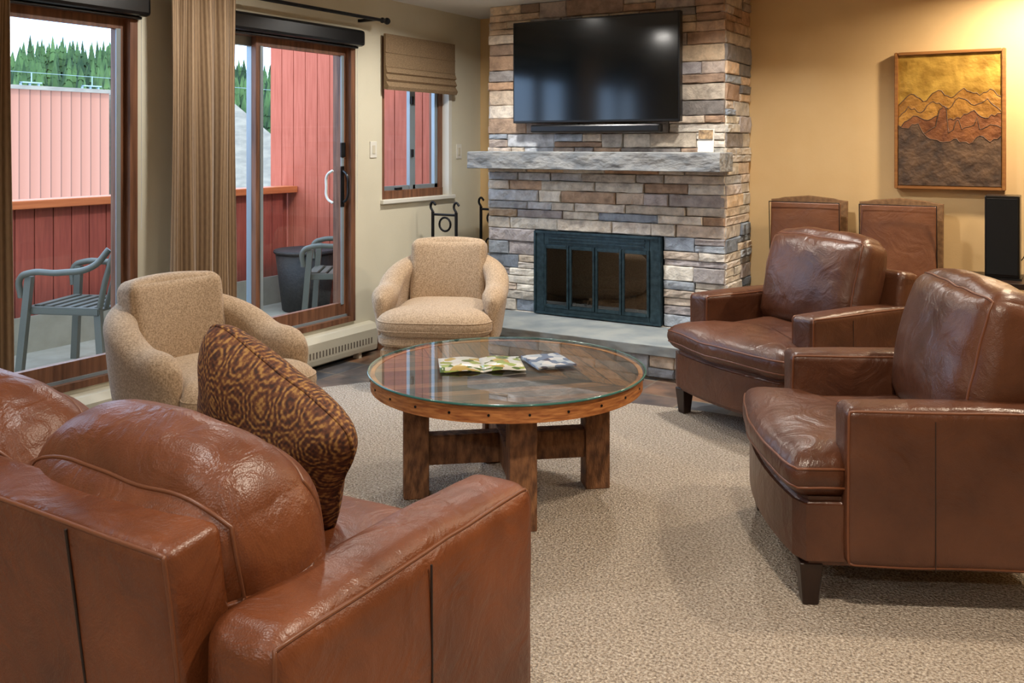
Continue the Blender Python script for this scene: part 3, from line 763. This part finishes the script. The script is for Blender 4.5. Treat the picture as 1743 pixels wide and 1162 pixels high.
rw=mat('rough_sawn_timber',(92,60,40),(152,106,70),rough=.7,scale=5,stretch=(8,8,3),bump=.9,bscale=22,bdist=.006)
band=mat('table_band_wood',(142,82,42),(192,128,72),rough=.5,scale=5,stretch=(3,3,20),bump=.3)
cyl(g,'plank_top',.55,.55,.46,.505,plank(),bev=.003)
vs=[];fs=[];n=96
for i in range(n):
    t=2*pi*i/n
    for r,z in ((.548,.448),(.566,.448),(.566,.508),(.548,.508)): vs.append((r*math.cos(t),r*math.sin(t),z))
for i in range(n):
    for k in range(4): fs.append([i*4+k,((i+1)%n)*4+k,((i+1)%n)*4+(k+1)%4,i*4+(k+1)%4])
addobj('edge_band',meshfrom(vs,fs),g,m=band)
for i in range(24):
    t=2*pi*i/24
    cyl(g,'band_nail_%d'%i,.005,.005,0,.003,'iron',loc=(.566*math.cos(t),.566*math.sin(t),.478),seg=8,rot=(0,pi/2,t))
cyl(g,'glass_top',.575,.575,.510,.520,'tglass',seg=128)
tube(g,'glass_rim',[(.576*math.cos(2*pi*i/128),.576*math.sin(2*pi*i/128),.515) for i in range(128)],.0045,'gedge',cyc=True)
for i,(x,y) in enumerate(((.38,0),(-.38,0),(0,.38),(0,-.38))):
    box(g,'leg_%d'%(i+1),(x-.052,y-.052,0),(x+.052,y+.052,.46),rw,.004)
box(g,'stretcher_1',(-.33,-.035,.13),(.33,.035,.25),rw,.004)
multibox(g,'stretcher_2',[((-.035,-.33,.13),(.035,-.035,.25)),((-.035,.035,.13),(.035,.33,.25))],rw,.004)
multibox(g,'top_batten',[((-.43,-.04,.40),(.43,.04,.46)),((-.04,-.43,.40),(-.0,.43,.458))],rw,.003)
def magmat(name,cs):
    m,nt,b=newmat(name); v=coords(nt)
    vo=N(nt,'ShaderNodeTexVoronoi',Scale=26); nt.links.new(v,vo.inputs['Vector'])
    sp=nt.nodes.new('ShaderNodeSeparateColor'); nt.links.new(vo.outputs['Color'],sp.inputs[0])
    r=ramp(nt,sp.outputs[0],[(i/len(cs),c) for i,c in enumerate(cs)]); nt.links.new(r,b.inputs['Base Color']); b.inputs['Roughness'].default_value=.25
    for nd in nt.nodes:
        if nd.type=='VALTORGB': nd.color_ramp.interpolation='CONSTANT'
    return m
def magazine(loc,rz,mm):
    g=group('magazine',loc,rz)
    for s in (-1,1):
        vs=[];fs=[];n=10
        for i in range(n+1):
            u=i/n; x=s*u*.175; z=.003+.012*math.sin(min(1,u*1.3)*pi*.8)*(1-u*.4)
            for y in (-.12,.12): vs.append((x,y,z))
        for i in range(n): q=[i*2,i*2+2,i*2+3,i*2+1]; fs.append(q if s>0 else q[::-1])
        o=addobj('page_left' if s<0 else 'page_right',meshfrom(vs,fs),g,m=mm,smooth=True)
        md=o.modifiers.new('s','SOLIDIFY'); md.thickness=.003; md.offset=-1
    return g
magazine((-2.11,3.22,.5205),math.radians(38),magmat('magazine_green',[(210,210,198),(150,166,90),(216,216,208),(96,118,70),(214,212,204),(190,164,100)]))
g=group('magazine',(-1.91,3.44,.5205),math.radians(50))
box(g,'cover',(-.085,-.11,0),(.085,.11,.006),magmat('magazine_blue',[(190,196,202),(110,124,148),(210,210,210),(90,90,106),(170,180,190)]))
# ---------------------------------------------------------------- exterior
RX=-6.2; EY=6.27
box(None,'balcony_floor',(RX-.2,-1,-.2),(XL-WT,EY+.1,.0),'deck')
g=group('balcony_railing',(RX,0,0))
box(g,'curb',(-.1,-1,.0),(0.02,EY-.01,.25),'deck')
multibox(g,'boards',[((-.08,-1+.14*i,.2),(0,-1+.14*i+.132,1.0)) for i in range(52) if -1+.14*i+.132<EY],'redboard')
box(g,'cap',(-.13,-1,1.0),(.06,EY-.01,1.06),'cap',.006)
box(g,'backing',(-.09,-1,.2),(-.078,EY-.01,1.0),'redboard')
g=group('balcony_end_wall',(0,EY,0))
multibox(g,'boards',[((RX-.3+.15*i,0,.0),(RX-.3+.15*i+.142,.03,4.5)) for i in range(14) if RX-.3+.15*i+.142<XL-WT],'salmon')
box(g,'backing',(RX-.3,.028,0),(XL-WT-.01,.12,4.5),'salmon')
def plastic_chair(loc,ang):
    g=group('plastic_patio_chair',loc,ang)
    for i,(x,y) in enumerate(((.22,-.25),(.22,.25),(-.22,-.22),(-.22,.22))):
        sx=1 if x>0 else -1; sy=1 if y>0 else -1
        h=.63 if x>0 else .43
        bmx=bmesh.new(); bmesh.ops.create_cube(bmx,size=1)
        for v in bmx.verts:
            t=v.co.z+.5
            v.co=Vector((x+sx*.05*(1-t)+math.copysign(.022,v.co.x),y+sy*.03*(1-t)+math.copysign(.018,v.co.y),t*h))
        me=bpy.data.meshes.new('l'); bmx.to_mesh(me); bmx.free(); addobj('leg_%d'%(i+1),me,g,m='plastic')
    multibox(g,'seat_slats',[((-.22+.065*i,-.21,.41+.004*i),(-.22+.065*i+.05,.21,.425+.004*i)) for i in range(7)],'plastic',.004)
    multibox(g,'seat_frame',[((-.24,-.25,.395),(.26,-.21,.44)),((-.24,.21,.395),(.26,.25,.44)),((.22,-.21,.4),(.26,.21,.44))],'plastic',.006)
    for s in (-1,1):
        tube(g,'arm_%d'%(1 if s<0 else 2),[(.27,s*.26,.5),(.27,s*.27,.62),(.2,s*.275,.655),(0,s*.27,.66),(-.2,s*.24,.7),(-.28,s*.2,.8)],.02,'plastic',smoothc=True)
    tube(g,'back_rim',[(-.22,-.21,.42),(-.28,-.22,.65),(-.34,-.2,.82),(-.37,-.1,.88),(-.375,0,.89),(-.37,.1,.88),(-.34,.2,.82),(-.28,.22,.65),(-.22,.21,.42)],.018,'plastic',smoothc=True)
    for i in range(5):
        y=-.15+.075*i
        tube(g,'back_slat_%d'%(i+1),[(-.23,y,.43),(-.29,y,.65),(-.36,y,.87)],.016,'plastic',smoothc=True)
    return g
plastic_chair((-5.40,3.62,0),math.radians(203))
plastic_chair((-5.0,5.6,0),math.radians(215))
g=group('planter_barrel',(-5.72,5.93,0))
cyl(g,'body',.2,.26,.0,.5,'barrel',seg=32,bev=.01); cyl(g,'rim',.275,.275,.5,.53,'barrel',seg=32,bev=.006)
g=group('neighbour_building')
box(g,'siding_wall',(-17,-14,-7),(-16,11.2,2.43),'nbr')
box(g,'roof_edge',(-17.1,-14,2.43),(-15.92,11.25,2.5),'roof')
g=group('shingled_roof_building')
ol=[(11.6,-7),(11.6,2.45),(13.6,2.75),(16.3,1.1),(16.3,-7)]
vs=[(-15.9,y,z) for y,z in ol]+[(-17,y,z) for y,z in ol]
fs=[[0,1,2,3,4],[9,8,7,6,5]]+[[i,5+i,5+(i+1)%5,(i+1)%5] for i in range(5)]
addobj('roof_volume',meshfrom(vs,fs),g,m='roof')
def hz(x,y): return -6+max(0,(-x-35))*.17
vs=[];fs=[];nx,ny=24,20
for i in range(nx+1):
    for j in range(ny+1):
        x=-18-120*i/nx; y=-60+260*j/ny; vs.append((x,y,hz(x,y)+noise.noise(Vector((x*.05,y*.05,0)))*1.0))
for i in range(nx):
    for j in range(ny): a=i*(ny+1)+j; fs.append([a,a+1,a+ny+2,a+ny+1])
addobj('hillside_ground',meshfrom(vs,fs),m='grass',smooth=True)
vs=[];fs=[]
def tree(x,y,z,h,r):
    n=9
    for L in range(8):
        f0=L/8; zb=z+h*(.08+.9*f0); zt=z+h*min(1,.08+.9*f0+.24); rr=r*(1-f0)*1.0+.08
        b=len(vs); ph=random.random()*6
        for i in range(n):
            t=2*pi*i/n+ph; q=rr*random.uniform(.7,1.15); vs.append((x+q*math.cos(t),y+q*math.sin(t),zb+random.uniform(-.25,.1)))
        vs.append((x,y,zt))
        for i in range(n): fs.append([b+i,b+(i+1)%n,b+n])
for k in range(1700):
    x=-random.uniform(48,118); y=random.uniform(8,125)
    if 28<y-(-x-48)*.62<32 and x>-70: continue
    far=(-x-48)/70
    top=1.45+(4.4+2.8*far+1.4*noise.noise(Vector((x*.04,y*.05,3))))*(-x/60)
    h=max(5,min(17,top-hz(x,y)))*random.uniform(.85,1.08)
    tree(x,y,hz(x,y),h,random.uniform(.8,1.3))
addobj('pine_forest',meshfrom(vs,fs),m='tree')
g=group('chairlift')
tube(g,'cable',[(-44,0,5.1),(-44,120,4.6)],.012,'alum')
for y in (26.5,29.8):
    zc=5.0
    tube(g,'hanger',[(-44,y,zc),(-44,y,zc-.5)],.03,'alum')
    multibox(g,'chair_frame',[((-44.2,y-.5,zc-.54),(-43.9,y+.5,zc-.48)),((-44.2,y-.5,zc-1.1),(-43.7,y+.5,zc-1.0)),((-44.2,y-.5,zc-1.1),(-44.1,y-.42,zc-.5)),((-44.2,y+.42,zc-1.1),(-44.1,y+.5,zc-.5)),((-44.2,y-.04,zc-1.1),(-44.1,y+.04,zc-.5))],'alum')
# ---------------------------------------------------------------- lights
def ceiling_light(x,y,power,col,spread=130,size=.13):
    g=group('downlight_or_fill',(x,y,ZC))  # serves inferred wall and foreground lamps plus fill lamps added as ceiling fixtures
    vs=[];fs=[];n=32
    for i in range(n):
        t=2*pi*i/n
        for r,z in ((.075,-.004),(.1,-.006),(.1,0),(.075,0)): vs.append((r*math.cos(t),r*math.sin(t),z))
    for i in range(n):
        for k in range(4): fs.append([i*4+k,((i+1)%n)*4+k,((i+1)%n)*4+(k+1)%4,i*4+(k+1)%4])
    addobj('trim_ring',meshfrom(vs,fs),g,m='brasslit')
    ld=bpy.data.lights.new('lamp','AREA'); ld.shape='DISK'; ld.size=size; ld.energy=power; ld.color=col; ld.spread=math.radians(spread)
    o=bpy.data.objects.new('lamp',ld); COL.objects.link(o); o.parent=g; o.location=(0,0,-.012)
warm=(1,.82,.60); neu=(1,.95,.88)  # besides wall washer and warm foreground lamp: unseen fills added to brighten the room
ceiling_light(-.1,5.92,46,warm,165)
ceiling_light(-1.7,5.1,24,neu,140)
ceiling_light(-3.2,5.0,28,neu,160)  # unseen fill lamp added near the left wall
ceiling_light(-3.3,3.3,20,neu,170)  # fill lamp added to brighten the left wall
ceiling_light(-.3,1.9,36,(1,.85,.68),150)
ceiling_light(-1.9,1.0,12,neu,150)
ceiling_light(.4,3.9,28,(1,.84,.64),140)
ceiling_light(.3,-.8,42,(1,.93,.84),160)  # unseen fill lamp added behind the camera
ceiling_light(-2.2,-1.2,34,neu,160)  # second added fill behind the camera
sun=bpy.data.lights.new('sun','SUN'); sun.energy=1.8; sun.angle=.05; sun.color=(1,.95,.86)
o=bpy.data.objects.new('sun',sun); COL.objects.link(o); o.rotation_euler=Vector((-.75,.35,-.9)).to_track_quat('-Z','Y').to_euler()
w=bpy.data.worlds.new('w'); S.world=w; w.use_nodes=True; nt=w.node_tree; bg=nt.nodes['Background']
tc=nt.nodes.new('ShaderNodeTexCoord'); n=N(nt,'ShaderNodeTexNoise',Scale=3,Detail=6); mp=nt.nodes.new('ShaderNodeMapping'); mp.inputs['Scale'].default_value=(1,1,4)
nt.links.new(tc.outputs['Generated'],mp.inputs[0]); nt.links.new(mp.outputs[0],n.inputs['Vector'])
r=ramp(nt,n.outputs['Fac'],[(.4,(142,174,214)),(.6,(190,206,224))]); nt.links.new(r,bg.inputs[0]); bg.inputs[1].default_value=6.8
# ---------------------------------------------------------------- camera
cd=bpy.data.cameras.new('camera'); cam=bpy.data.objects.new('camera',cd); COL.objects.link(cam)
cam.location=(0,0,1.45); cam.rotation_euler=(pi/2,0,math.radians(31.3)); cd.sensor_width=36; cd.lens=32.26; cd.shift_y=-.1928; cd.clip_end=500; cd.clip_start=.05
S.camera=cam
